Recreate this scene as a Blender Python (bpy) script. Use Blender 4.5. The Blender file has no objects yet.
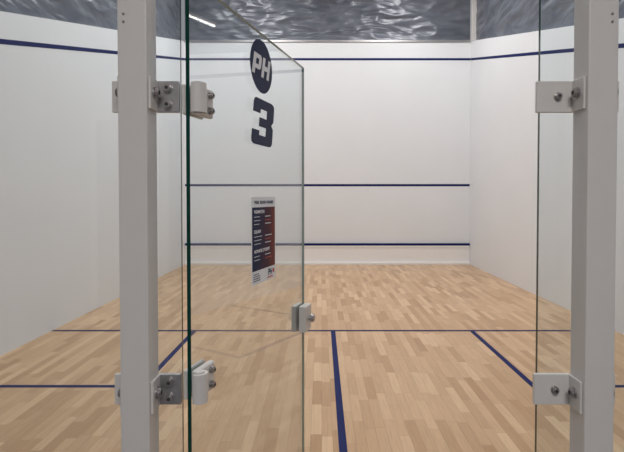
import bpy, bmesh, math, random
from mathutils import Vector, Matrix
random.seed(4)
sc=bpy.context.scene
sc.view_settings.view_transform='Standard'
col=sc.collection
def link(o,parent=None):
    col.objects.link(o)
    if parent: o.parent=parent
    return o
# ---------------------------------------------------------------- materials
def newmat(name):
    m=bpy.data.materials.new(name); m.use_nodes=True
    nt=m.node_tree; nt.nodes.clear()
    out=nt.nodes.new('ShaderNodeOutputMaterial')
    return m,nt,out
def N(nt,t,**k):
    n=nt.nodes.new(t)
    for a,b in k.items(): setattr(n,a,b)
    return n
def simple(name,c,rough=0.5,metal=0.0,noise=0.04,scale=20,bump=0.0,emit=None,spec=0.5):
    m,nt,out=newmat(name)
    p=N(nt,'ShaderNodeBsdfPrincipled')
    p.inputs['Roughness'].default_value=rough; p.inputs['Metallic'].default_value=metal
    p.inputs['Specular IOR Level'].default_value=spec
    tc=N(nt,'ShaderNodeTexCoord'); no=N(nt,'ShaderNodeTexNoise'); no.inputs['Scale'].default_value=scale
    no.inputs['Detail'].default_value=4
    nt.links.new(tc.outputs['Object'],no.inputs['Vector'])
    r=N(nt,'ShaderNodeValToRGB')
    r.color_ramp.elements[0].position=.3; r.color_ramp.elements[1].position=.7
    r.color_ramp.elements[0].color=[max(0,x*(1-noise)) for x in c]+[1]
    r.color_ramp.elements[1].color=[min(1,x*(1+noise)) for x in c]+[1]
    nt.links.new(no.outputs['Fac'],r.inputs['Fac']); nt.links.new(r.outputs['Color'],p.inputs['Base Color'])
    if bump:
        b=N(nt,'ShaderNodeBump'); b.inputs['Strength'].default_value=bump; b.inputs['Distance'].default_value=.01
        nt.links.new(no.outputs['Fac'],b.inputs['Height']); nt.links.new(b.outputs['Normal'],p.inputs['Normal'])
    if emit:
        p.inputs['Emission Color'].default_value=(1,.97,.93,1); p.inputs['Emission Strength'].default_value=emit
    nt.links.new(p.outputs[0],out.inputs[0])
    return m
M_wall=simple('wall_plaster',(.755,.775,.805),.5,noise=.014,scale=1.3,spec=.3)
M_hall=simple('hall_plaster',(.42,.42,.45),.7)
M_tin=simple('tin_paint',(.84,.84,.84),.4,noise=.01)
M_blue=simple('line_paint_blue',(.009,.017,.100),.6,spec=.12)
M_navy=simple('vinyl_navy',(.010,.020,.07),.5,spec=.2)
M_white=simple('vinyl_white',(.80,.83,.88),.5,noise=.01)
M_post=simple('post_paint',(.64,.62,.605),.35,noise=.01)
M_brk=simple('bracket_paint',(.64,.62,.60),.35,noise=.03)
M_steel=simple('brushed_steel',(.42,.41,.42),.32,metal=.8,noise=.08,scale=60)
M_bolt=simple('bolt_steel',(.42,.40,.39),.28,metal=.9,noise=.1,scale=80)
M_dark=simple('rubber_dark',(.03,.03,.035),.6)
M_ceil=simple('ceiling_dark',(.10,.105,.12),.8)
M_hfloor=simple('hall_carpet',(.16,.16,.17),.9)
M_hdoor=simple('door_paint_grey',(.06,.065,.08),.5)
M_edge=simple('glass_edge',(.008,.05,.04),.12,noise=.1)
M_edge2=simple('glass_edge_pale',(.17,.27,.25),.15,noise=.1)  # paler green for the door pane's top, bottom and free edges
M_emit=simple('led_diffuser',(.9,.9,.9),.5,emit=4)
M_tube=simple('led_tube_diffuser',(.9,.9,.9),.5,emit=9)

def glassmat():
    m,nt,out=newmat('clear_glass')
    g=N(nt,'ShaderNodeNewGeometry')
    mm=N(nt,'ShaderNodeMapRange'); mm.inputs['To Min'].default_value=1.5; mm.inputs['To Max'].default_value=1/1.5
    nt.links.new(g.outputs['Backfacing'],mm.inputs['Value'])
    # Fresnel node inverts the IOR on back faces, so feed the inverse there: same reflectance both sides
    f=N(nt,'ShaderNodeFresnel'); nt.links.new(mm.outputs[0],f.inputs['IOR'])
    t=N(nt,'ShaderNodeBsdfTransparent'); t.inputs[0].default_value=(.935,.962,.970,1)
    gl=N(nt,'ShaderNodeBsdfGlossy'); gl.inputs['Roughness'].default_value=0.0
    mix=N(nt,'ShaderNodeMixShader')
    nt.links.new(f.outputs[0],mix.inputs[0]); nt.links.new(t.outputs[0],mix.inputs[1]); nt.links.new(gl.outputs[0],mix.inputs[2])
    nt.links.new(mix.outputs[0],out.inputs[0]); return m
M_glass=glassmat()

def floormat():
    m,nt,out=newmat('beech_strip_parquet')
    L=nt.links.new
    def math_(op,a,b=None):
        n=N(nt,'ShaderNodeMath',operation=op)
        for i,v in enumerate((a,b)):
            if v is None: continue
            if isinstance(v,(int,float)): n.inputs[i].default_value=v
            else: L(v,n.inputs[i])
        return n.outputs[0]
    g=N(nt,'ShaderNodeTexCoord'); s=N(nt,'ShaderNodeSeparateXYZ'); L(g.outputs['Object'],s.inputs[0])
    W=.070; Ln=.46
    u=math_('DIVIDE',s.outputs[0],W); ci=math_('FLOOR',u)
    wn=N(nt,'ShaderNodeTexWhiteNoise',noise_dimensions='1D'); L(ci,wn.inputs['W'])
    v=math_('ADD',math_('DIVIDE',s.outputs[1],Ln),math_('MULTIPLY',wn.outputs['Value'],7.3))
    ri=math_('FLOOR',v)
    cb=N(nt,'ShaderNodeCombineXYZ'); L(ci,cb.inputs[0]); L(ri,cb.inputs[1])
    w2=N(nt,'ShaderNodeTexWhiteNoise',noise_dimensions='2D'); L(cb.outputs[0],w2.inputs['Vector'])
    r=N(nt,'ShaderNodeValToRGB'); e=r.color_ramp.elements
    e[0].position=0; e[0].color=(.43,.252,.125,1); e[1].position=1; e[1].color=(.66,.455,.27,1)
    x=e.new(.3); x.color=(.52,.33,.18,1); x=e.new(.75); x.color=(.59,.385,.22,1)
    L(w2.outputs['Value'],r.inputs['Fac'])
    # grain
    mp=N(nt,'ShaderNodeMapping'); mp.inputs['Scale'].default_value=(90,5,1)
    L(g.outputs['Object'],mp.inputs['Vector'])
    off=N(nt,'ShaderNodeVectorMath',operation='ADD'); L(mp.outputs[0],off.inputs[0]); L(w2.outputs['Color'],off.inputs[1])
    no=N(nt,'ShaderNodeTexNoise'); no.inputs['Scale'].default_value=1; no.inputs['Detail'].default_value=5; L(off.outputs[0],no.inputs['Vector'])
    gr=N(nt,'ShaderNodeMapRange'); gr.inputs['From Min'].default_value=.3; gr.inputs['From Max'].default_value=.7
    gr.inputs['To Min'].default_value=.90; gr.inputs['To Max'].default_value=1.06; L(no.outputs['Fac'],gr.inputs['Value'])
    # joints
    fu=math_('FRACT',u); fv=math_('FRACT',v)
    j1=math_('LESS_THAN',fu,.035); j2=math_('LESS_THAN',fv,.007); j=math_('MAXIMUM',j1,j2)
    jm=math_('SUBTRACT',1,math_('MULTIPLY',j,.28))
    k=math_('MULTIPLY',gr.outputs[0],jm)
    mx=N(nt,'ShaderNodeVectorMath',operation='SCALE'); L(r.outputs['Color'],mx.inputs[0]); L(k,mx.inputs['Scale'])
    p=N(nt,'ShaderNodeBsdfPrincipled'); L(mx.outputs[0],p.inputs['Base Color'])
    p.inputs['Roughness'].default_value=.30; p.inputs['Specular IOR Level'].default_value=.45
    L(p.outputs[0],out.inputs[0]); return m
M_floor=floormat()

def foilmat():
    m,nt,out=newmat('plastic_foil_sheet'); L=nt.links.new
    p=N(nt,'ShaderNodeBsdfPrincipled'); p.inputs['Metallic'].default_value=.1; p.inputs['Roughness'].default_value=.36
    p.inputs['Specular IOR Level'].default_value=.5
    g=N(nt,'ShaderNodeTexCoord')
    # crossing creases: two ridged noises stretched along opposite diagonals
    hs=[]
    for rot,s in ((.55,1.5),(-.7,2.1)):
        mp=N(nt,'ShaderNodeMapping'); mp.inputs['Rotation'].default_value=(rot,rot,0); mp.inputs['Scale'].default_value=(.45,.45,1.6)
        L(g.outputs['Object'],mp.inputs['Vector'])
        no=N(nt,'ShaderNodeTexNoise'); no.inputs['Scale'].default_value=s; no.inputs['Detail'].default_value=2.5; no.inputs['Distortion'].default_value=.4
        L(mp.outputs[0],no.inputs['Vector'])
        a=N(nt,'ShaderNodeMath',operation='SUBTRACT'); L(no.outputs['Fac'],a.inputs[0]); a.inputs[1].default_value=.5
        b=N(nt,'ShaderNodeMath',operation='ABSOLUTE'); L(a.outputs[0],b.inputs[0]); hs.append(b.outputs[0])
    ad=N(nt,'ShaderNodeMath',operation='ADD'); L(hs[0],ad.inputs[0]); L(hs[1],ad.inputs[1])
    r=N(nt,'ShaderNodeValToRGB'); e=r.color_ramp.elements
    e[0].position=.0;e[0].color=(.16,.175,.21,1);e[1].position=.3;e[1].color=(.095,.105,.135,1)
    L(ad.outputs[0],r.inputs['Fac']); L(r.outputs['Color'],p.inputs['Base Color'])
    b=N(nt,'ShaderNodeBump'); b.inputs['Strength'].default_value=.45; b.inputs['Distance'].default_value=.22
    L(ad.outputs[0],b.inputs['Height']); L(b.outputs['Normal'],p.inputs['Normal'])
    L(p.outputs[0],out.inputs[0]); return m
M_foil=foilmat()

# ---------------------------------------------------------------- geometry helpers
def mesh_obj(name,bm,mats,parent=None,smooth=False):
    me=bpy.data.meshes.new(name); bm.normal_update(); bm.to_mesh(me); bm.free()
    for m in (mats if isinstance(mats,(list,tuple)) else [mats]): me.materials.append(m)
    if smooth:
        for p in me.polygons: p.use_smooth=True
    return link(bpy.data.objects.new(name,me),parent)
def box(name,a,b,mat,parent=None,bevel=0,seg=2):
    bm=bmesh.new(); bmesh.ops.create_cube(bm,size=1)
    for v in bm.verts:
        v.co=Vector([ (a[i]+b[i])/2+v.co[i]*(b[i]-a[i]) for i in range(3)])
    if bevel: bmesh.ops.bevel(bm,geom=bm.edges[:],offset=bevel,segments=seg,affect='EDGES',profile=.5)
    return mesh_obj(name,bm,mat,parent)
def cyl(name,c,axis,r,l,mat,parent=None,n=24,bevel=0):
    bm=bmesh.new(); bmesh.ops.create_cone(bm,cap_ends=True,segments=n,radius1=r,radius2=r,depth=l)
    if bevel:
        ed=[e for e in bm.edges if abs(e.verts[0].co.z-e.verts[1].co.z)<1e-6]
        bmesh.ops.bevel(bm,geom=ed,offset=bevel,segments=2,affect='EDGES')
    q=Vector((0,0,1)).rotation_difference(Vector(axis)).to_matrix().to_4x4()
    bmesh.ops.transform(bm,matrix=Matrix.Translation(c)@q,verts=bm.verts)
    return mesh_obj(name,bm,mat,parent)
def poly(name,pts,mat,parent=None):
    bm=bmesh.new(); bm.faces.new([bm.verts.new(p) for p in pts]); return mesh_obj(name,bm,mat,parent)
def prism_x(name,prof,x0,x1,mat,parent=None):
    bm=bmesh.new()
    A=[bm.verts.new((x0,y,z)) for y,z in prof]; B=[bm.verts.new((x1,y,z)) for y,z in prof]
    bm.faces.new(A); bm.faces.new(B[::-1])
    for i in range(len(prof)):
        j=(i+1)%len(prof); bm.faces.new((A[j],A[i],B[i],B[j]))
    bmesh.ops.recalc_face_normals(bm,faces=bm.faces)
    return mesh_obj(name,bm,mat,parent)
def empty(name,loc=(0,0,0),rot=(0,0,0)):
    e=bpy.data.objects.new(name,None); e.location=loc; e.rotation_euler=rot; return link(e)
def glass_pane(name,a,b,parent=None):
    bm=bmesh.new(); bmesh.ops.create_cube(bm,size=1)
    for v in bm.verts: v.co=Vector([(a[i]+b[i])/2+v.co[i]*(b[i]-a[i]) for i in range(3)])
    bm.normal_update()
    for f in bm.faces:
        if abs(f.normal.y)>.9: f.material_index=0
        elif parent and (f.normal.x>.9 or abs(f.normal.z)>.9): f.material_index=2
        else: f.material_index=1
    return mesh_obj(name,bm,[M_glass,M_edge,M_edge2],parent)

# ---------------------------------------------------------------- court dims
H=1.52; D=11.1; XL=-3.07; XR=3.33; XC=.13; YG=1.35; CT=6.8
box('floor',(XL-.15,YG,-.1),(XR+.15,D+.15,0),M_floor)
box('floor_hall',(XL-.15,-3,-.1),(XR+.15,YG,0),M_hfloor)
box('wall_front',(XL-.15,D,0),(XR+.15,D+.15,5.0),M_wall)
def line_h(y): return 4.57-(D-y)*2.44/9.75
def top_h(y): return 5.0-(D-y)*2.62/9.75
for nm,x0,x1 in (('wall_left',XL-.15,XL),('wall_right',XR,XR+.15)):
    prism_x(nm,[(YG,0),(D,0),(D,top_h(D)),(YG,top_h(YG))],x0,x1,M_wall)
for nm,x0,x1 in (('wall_hall_left',XL-.15,XL),('wall_hall_right',XR,XR+.15)):
    box(nm,(x0,-3,0),(x1,YG,CT),M_hall)
box('wall_back',(XL-.15,-3.15,0),(XR+.15,-3,CT),M_hall)
d1=empty('door_1')
box('leaf',(-2.58,-3.0,0.0),(-1.55,-2.96,2.40),M_hdoor,d1,.003)
box('jamb_a',(-2.65,-3.0,0),(-2.58,-2.94,2.46),M_post,d1,.003)
box('jamb_b',(-1.55,-3.0,0),(-1.48,-2.94,2.46),M_post,d1,.003)
box('head',(-2.65,-3.0,2.40),(-1.48,-2.94,2.47),M_post,d1,.003)
cyl('lever',(-1.68,-2.91,1.05),(1,0,0),.01,.12,M_steel,d1,16)
cyl('lever_stem',(-1.63,-2.935,1.05),(0,1,0),.01,.05,M_steel,d1,16)
box('ceiling',(XL-.15,-3.15,CT),(XR+.15,D+.15,CT+.1),M_ceil)
# painted lines
LW=.05; e=.002
ml=empty('court_floor_lines')
ys=D-5.49
XLi=XL+.006; XRi=XR-.006
def fl(n,x0,y0,x1,y1): box(n,(x0,y0,0.0),(x1,y1,.0015),M_blue,ml)
fl('short_line',XLi,ys-LW,XRi,ys)
fl('half_court_line',XC-LW/2,YG+.02,XC+LW/2,ys-LW)
yb=ys-LW-1.6
fl('box_side_a',XL+1.6,yb-LW,XL+1.6+LW,ys-LW); fl('box_end_a',XLi,yb-LW,XL+1.6,yb)
fl('box_side_b',XR-1.6-LW,yb-LW,XR-1.6,ys-LW); fl('box_end_b',XR-1.6,yb-LW,XRi,yb)
box('trim_out_line_front',(XLi,D-e,4.57),(XRi,D,4.62),M_blue)
box('trim_service_line',(XLi,D-e,1.76),(XRi,D,1.81),M_blue)
for nm,x0,x1 in (('trim_out_line_left',XL,XL+e),('trim_out_line_right',XR-e,XR)):
    prism_x(nm,[(YG,line_h(YG)),(D,line_h(D)),(D,line_h(D)+.05),(YG,line_h(YG)+.05)],x0,x1,M_blue)
# tin
tin=empty('tin_board')
box('panel',(XLi,D-.03,.06),(XRi,D,.43),M_tin,tin)
box('top_rail',(XLi,D-.045,.43),(XRi,D,.48),M_blue,tin,.004)
box('lower_rail',(XLi,D-.07,0),(XRi,D,.06),M_tin,tin,.006)
box('capping_lip',(XLi,D-.042,.395),(XRi,D-.03,.43),M_tin,tin)  # protruding white lip under the top rail, same paint as the panel
# foil above walls
def foil(name,P00,P10,P01,P11,nrm,nx,nz):
    bm=bmesh.new(); g=[]
    from mathutils import noise
    for i in range(nx+1):
        rw=[]
        for j in range(nz+1):
            u=i/nx; v=j/nz
            p=Vector(P00)*(1-u)*(1-v)+Vector(P10)*u*(1-v)+Vector(P01)*(1-u)*v+Vector(P11)*u*v
            q=Vector((p.x*1.1+p.z*.5,p.y*1.1+p.z*.5,p.z*2.4))
            d=.07*noise.noise(q)+.03*(.5-2*abs(noise.noise(q*2.1)))
            k=min(1,min(u,1-u)*20,min(v,1-v)*8)
            rw.append(bm.verts.new(p+Vector(nrm)*(d*k)))
        g.append(rw)
    for i in range(nx):
        for j in range(nz): bm.faces.new((g[i][j],g[i+1][j],g[i+1][j+1],g[i][j+1]))
    return mesh_obj(name,bm,M_foil,None,True)
o_=.075
foil('plastic_foil_sheet',(XL,D+o_,5.0),(XR,D+o_,5.0),(XL,D+o_,CT),(XR,D+o_,CT),(0,-1,0),200,60)
foil('plastic_foil_sheet',(XL-o_,YG,top_h(YG)),(XL-o_,D,top_h(D)),(XL-o_,YG,CT),(XL-o_,D,CT),(1,0,0),240,80)
foil('plastic_foil_sheet',(XR+o_,YG,top_h(YG)),(XR+o_,D,top_h(D)),(XR+o_,YG,CT),(XR+o_,D,CT),(-1,0,0),240,80)
box('trim_front',(XL,D-.02,4.97),(XR,D,5.02),M_steel,None,.004)
box('corner_column',(XR-.01,D-.13,4.97),(XR+.14,D+.0,CT),M_post,None,.008)

# ---------------------------------------------------------------- posts
def bolt(n,c,axis,par,r=.011):
    a=Vector(axis)
    cyl(n+'_washer',Vector(c),axis,r*1.25,.004,M_steel,par)
    cyl(n+'_head',Vector(c)+a*.006,axis,r,.011,M_bolt,par,20,.002)
    cyl(n+'_socket',Vector(c)+a*.0117,axis,r*.5,.001,M_dark,par,6)
def post(x0,x1,inner):   # inner=+1: opening lies to +x
    p=empty('steel_post')
    y0,y1=1.265,1.343
    box('tube',(x0,y0,0),(x1,y1,2.25),M_post,p,.003)
    box('cap',(x0-.002,y0-.002,2.25),(x1+.002,y1+.002,2.258),M_post,p,.002)
    box('base_plate',(x0-.04,y0-.04,0),(x1+.04,y1,.01),M_steel,p,.003)
    for k,z in enumerate((1.985,1.965)):
        cyl('screw_%d'%k,((x0+x1)/2-.02*inner,y0-.001,z),(0,-1,0),.003,.003,M_bolt,p)
    for s,lab in ((inner,'inner'),(-inner,'outer')):
        xs=x1 if s>0 else x0
        reach=.1 if s==inner else .045
        for z in (1.79,.995,.2):
            tag='%s_bracket_%d'%(lab,int(z*100))
            mt=M_brk
            a,b=sorted((xs,xs+s*.006))
            box(tag+'_web',(a,y0+.012,z-.042),(b,YG-.008,z+.042),mt,p,.0015)
            a,b=sorted((xs,xs+s*reach))
            if s==inner and inner>0: a,b=xs,xs+.062
            box(tag+'_flange',(a,YG-.014,z-.042),(b,YG-.001,z+.042),M_steel if (inner>0 and s==inner) else mt,p,.002)
            bolt(tag+'_bolt',(xs+s*.008,y0+.04,z+.004),(s,0,0),p,.012)
            if s==inner:
                if inner>0:
                    for dz in (.022,-.022): bolt(tag+'_fb%d'%(dz>0),(xs+.032,YG-.016,z+dz),(0,-1,0),p,.0105)
                else:
                    bolt(tag+'_fb',(xs-.045,YG-.016,z),(0,-1,0),p,.0085)
    return p
post(-.520,-.446,1)
post(.680,.756,-1)
# fixed glass
glass_pane('glass_panel',(XL+.005,YG,.01),(-.384,YG+.012,2.13))
glass_pane('glass_panel',(.594,YG,.01),(XR-.005,YG+.012,2.13))
# ---------------------------------------------------------------- door
ang=math.atan2(.9615,.2747)
door=empty('glass_door',(-.363,1.366,0),(0,0,ang))
DW=1.02
glass_pane('pane',(0,0,.012),(DW,.012,2.13),door)
def hinge(z,k):
    t='hinge_%d_'%k
    # clamp leaves either side of the pane
    box(t+'leaf_a',(-.004,-.020,z-.042),(.100,-.0005,z+.042),M_brk,door,.007,3)
    box(t+'leaf_b',(-.004,.0125,z-.042),(.100,.024,z+.042),M_brk,door,.005,3)
    # curved knuckle
    bm=bmesh.new(); n=14; prof=[]
    for i in range(n+1):
        a=math.radians(-200+i*220/n); prof.append((.0-.004+.024*math.cos(a),-.027+.024*math.sin(a)))
    for i in range(n,-1,-1):
        a=math.radians(-200+i*220/n); prof.append((-.004+.016*math.cos(a),-.027+.016*math.sin(a)))
    A=[bm.verts.new((x,y,z-.04)) for x,y in prof]; B=[bm.verts.new((x,y,z+.04)) for x,y in prof]
    m=len(prof)
    for i in range(m-1): bm.faces.new((A[i],A[i+1],B[i+1],B[i]))
    bm.faces.new((A[-1],A[0],B[0],B[-1]))
    for i in range(n):
        bm.faces.new((A[i+1],A[i],A[m-1-i],A[m-2-i])); bm.faces.new((B[i],B[i+1],B[m-2-i],B[m-1-i]))
    bmesh.ops.recalc_face_normals(bm,faces=bm.faces)
    mesh_obj(t+'knuckle',bm,M_brk,door)
    cyl(t+'pin',(-.004,-.027,z),(0,0,1),.0145,.088,M_brk,door,24,.002)
    for dz in (.022,-.022):
        bolt(t+'bolt%d'%(dz>0),(.075,-.0215,z+dz),(0,-1,0),door,.0095)
for k,z in enumerate((1.79,.995,.2)): hinge(z,k)
# lock
zl=.955
box('lock_plate',(DW-.085,-.034,zl-.06),(DW+.004,-.0005,zl+.06),M_brk,door,.004)
box('lock_plate_rear',(DW-.085,.0125,zl-.06),(DW+.004,.036,zl+.06),M_brk,door,.004)
cyl('lock_spindle',(DW-.035,-.038,zl),(0,-1,0),.013,.018,M_steel,door,24,.002)
cyl('lock_knob',(DW-.035,-.052,zl),(0,-1,0),.020,.018,M_steel,door,28,.005)
box('lock_keeper',(DW+.004,-.004,zl-.02),(DW+.016,.016,zl+.02),M_steel,door,.002)
# PH disc
def disc(name,cx,cz,rx,rz,y,mat,n=56):
    return poly(name,[(cx+rx*math.cos(2*math.pi*i/n),y,cz+rz*math.sin(2*math.pi*i/n)) for i in range(n)],mat,door)
disc('sign_disc',.505,2.005,.105,.098,-.001,M_navy)
def text(name,s,x,z,size,mat,y=-.002,shear=0,off=0,align='CENTER',sx=1):
    cu=bpy.data.curves.new(name,'FONT'); cu.body=s; cu.size=size; cu.shear=shear; cu.offset=off; cu.align_x=align; cu.align_y='CENTER'
    cu.materials.append(mat); o=bpy.data.objects.new(name,cu); link(o,door)
    o.location=(x,y,z); o.rotation_euler=(math.pi/2,0,0); o.scale=(sx,1,1); return o
def letter(name,pts,x0,z0,w,h,sh=.022):
    poly(name,[(x0+w*a+sh*b,-.002,z0+h*b) for a,b in pts],M_white,door)
lx,lz,lw,lh=.413,1.966,.074,.078
letter('sign_letter_p_stem',[(0,0),(.34,0),(.34,1),(0,1)],lx,lz,lw,lh)
letter('sign_letter_p_bowl',[(.34,.28),(.85,.28),(1,.40),(1,.86),(.86,1),(.34,1),(.34,.78),(.68,.78),(.68,.50),(.34,.50)],lx,lz,lw,lh)
letter('sign_letter_h',[(0,0),(.32,0),(.32,.38),(.68,.38),(.68,0),(1,0),(1,1),(.68,1),(.68,.62),(.32,.62),(.32,1),(0,1)],lx+.084,lz,lw,lh)
T=[(.1,1.4),(.85,1.4),(.96,1.36),(1,1.26),(1,.82),(.9,.7),(1,.58),(1,.14),(.96,.04),(.85,0),(.12,0),(.03,.04),(0,.14),(0,.44),(.34,.44),(.34,.3),(.64,.3),(.64,.56),(.3,.56),(.3,.84),(.64,.84),(.64,1.1),(.34,1.1),(.34,.96),(0,.96),(0,1.26),(.03,1.36)]
poly('sign_number',[(.405+.20*x+.03*z/1.4,-.001,1.712+z/1.4*.172) for x,z in T],M_navy,door)
# poster
def postermat():
    m,nt,out=newmat('poster_print'); L=nt.links.new
    g=N(nt,'ShaderNodeTexCoord'); s=N(nt,'ShaderNodeSeparateXYZ'); L(g.outputs['Generated'],s.inputs[0])
    no=N(nt,'ShaderNodeTexNoise'); no.inputs['Scale'].default_value=4; L(g.outputs['Generated'],no.inputs['Vector'])
    ad=N(nt,'ShaderNodeMath',operation='MULTIPLY_ADD'); L(no.outputs['Fac'],ad.inputs[0]); ad.inputs[1].default_value=.5; L(s.outputs[0],ad.inputs[2])
    sc_=N(nt,'ShaderNodeMath',operation='MULTIPLY'); L(ad.outputs[0],sc_.inputs[0]); sc_.inputs[1].default_value=.68
    r=N(nt,'ShaderNodeValToRGB'); e=r.color_ramp.elements
    e[0].position=.3;e[0].color=(.010,.022,.07,1);e[1].position=.97;e[1].color=(.30,.07,.035,1)
    x=e.new(.65); x.color=(.07,.022,.04,1)
    L(sc_.outputs[0],r.inputs['Fac']); p=N(nt,'ShaderNodeBsdfPrincipled'); p.inputs['Roughness'].default_value=.6; p.inputs['Specular IOR Level'].default_value=.2
    L(r.outputs[0],p.inputs['Base Color']); L(p.outputs[0],out.inputs[0]); return m
M_pp=postermat()
M_red=simple('print_red',(.50,.06,.03),.5)
px0,px1,pz0,pz1=.408,.640,1.200,1.520
box('poster_sheet',(px0,-.0012,pz0),(px1,-.0002,pz1),M_white,door)
box('poster_field',(px0+.006,-.0018,pz0+.05),(px1-.006,-.0012,pz1-.038),M_pp,door)
text('poster_title','PADEL  SQUASH  HORAIRES',(px0+px1)/2,pz1-.02,.0145,M_navy,off=.0006)
z=pz1-.055
for k,(t_,rows) in enumerate((('BADMINTON',3),('SQUASH',3),('HORAIRES CROSSFIT',2))):
    text('poster_head_%d'%k,t_,px0+.022,z,.016,M_white,off=.0006,align='LEFT'); z-=.018
    for r_ in range(rows):
        wl=.045+.03*random.random()
        box('poster_row_%d_%d'%(k,r_),(px0+.022,-.0022,z-.0010),(px0+.022+wl,-.0018,z+.0010),M_white,door)
        box('poster_val_%d_%d'%(k,r_),(px0+.125,-.0022,z-.0014),(px0+.125+.05+.02*random.random(),-.0018,z+.0014),M_red if r_%2 else M_white,door)
        z-=.0135
    z-=.014
text('poster_logo','PH',px1-.06,pz0+.028,.034,M_navy,shear=.2,off=.001)
box('poster_logo_bar',(px1-.085,-.0022,pz0+.008),(px1-.03,-.0013,pz0+.012),M_red,door)
disc('poster_logo_dot',px1-.022,pz0+.03,.009,.009,-.002,M_red,20)
for k in range(4):
    box('poster_foot_%d'%k,(px0+.015,-.0022,pz0+.012+k*.008),(px0+.06+.02*random.random(),-.0013,pz0+.0145+k*.008),M_navy,door)

# ---------------------------------------------------------------- lights
def area(name,loc,sx,sy,e,parent,rot=(0,0,0),c=(1,.975,.95)):
    l=bpy.data.lights.new(name,'AREA'); l.shape='RECTANGLE'; l.size=sx; l.size_y=sy; l.energy=e; l.color=c
    o=bpy.data.objects.new(name,l); o.location=loc; o.rotation_euler=rot; link(o,parent); return o
for x in (-1.6,1.86):
    for y in (3.2,6.2,9.2):
        p=empty('led_ceiling_light')
        box('housing',(x-.32,y-.65,6.62),(x+.32,y+.65,6.70),M_post,p,.005)
        box('diffuser',(x-.29,y-.62,6.612),(x+.29,y+.62,6.62),M_emit,p)
        for k,yy in enumerate((y-.5,y+.5)): cyl('hanger_%d'%k,(x,yy,6.75),(0,0,1),.006,.1,M_steel,p)
        area('lamp',(x,y,6.60),.58,1.24,{3.2:50,6.2:68,9.2:74}[y],p)
zh=3.4
p=empty('led_pendant_light')
box('housing',(-.6,-1.5,zh+.02),(.9,-1.1,zh+.08),M_post,p,.005)
box('diffuser',(-.57,-1.47,zh+.012),(.87,-1.13,zh+.02),M_emit,p)
for k,xx in enumerate((-.4,.7)): cyl('hanger_%d'%k,(xx,-1.3,(zh+.08+CT)/2),(0,0,1),.004,CT-zh-.08,M_steel,p,8)
area('lamp',(.15,-1.3,zh),1.4,.34,66,p,c=(1,.96,.92))
# suspended LED tube near the right-hand wall (seen mirrored in the door)
p=empty('led_tube_light')
box('housing',(2.78,4.1,3.56),(2.82,4.76,3.585),M_post,p,.003)
cyl('tube',(2.8,4.43,3.545),(0,1,0),.009,.64,M_tube,p)
for k,yy in enumerate((4.2,4.66)): cyl('cable_%d'%k,(2.8,yy,(3.585+CT)/2),(0,0,1),.002,CT-3.585,M_steel,p,8)

w=bpy.data.worlds.new('world'); sc.world=w; w.use_nodes=True
w.node_tree.nodes['Background'].inputs[0].default_value=(.8,.85,.9,1); w.node_tree.nodes['Background'].inputs[1].default_value=.3
# ---------------------------------------------------------------- camera
cam=bpy.data.cameras.new('camera'); co=bpy.data.objects.new('camera',cam); link(co)
F=494.0; t=.022
cam.sensor_width=36; cam.lens=F/624*36
co.location=(0,0,H); co.rotation_euler=(math.pi/2-math.atan(t),0,0)
cam.shift_x=-9.6/624; cam.shift_y=-(29-F*t)/624
cam.clip_start=.02
sc.camera=co
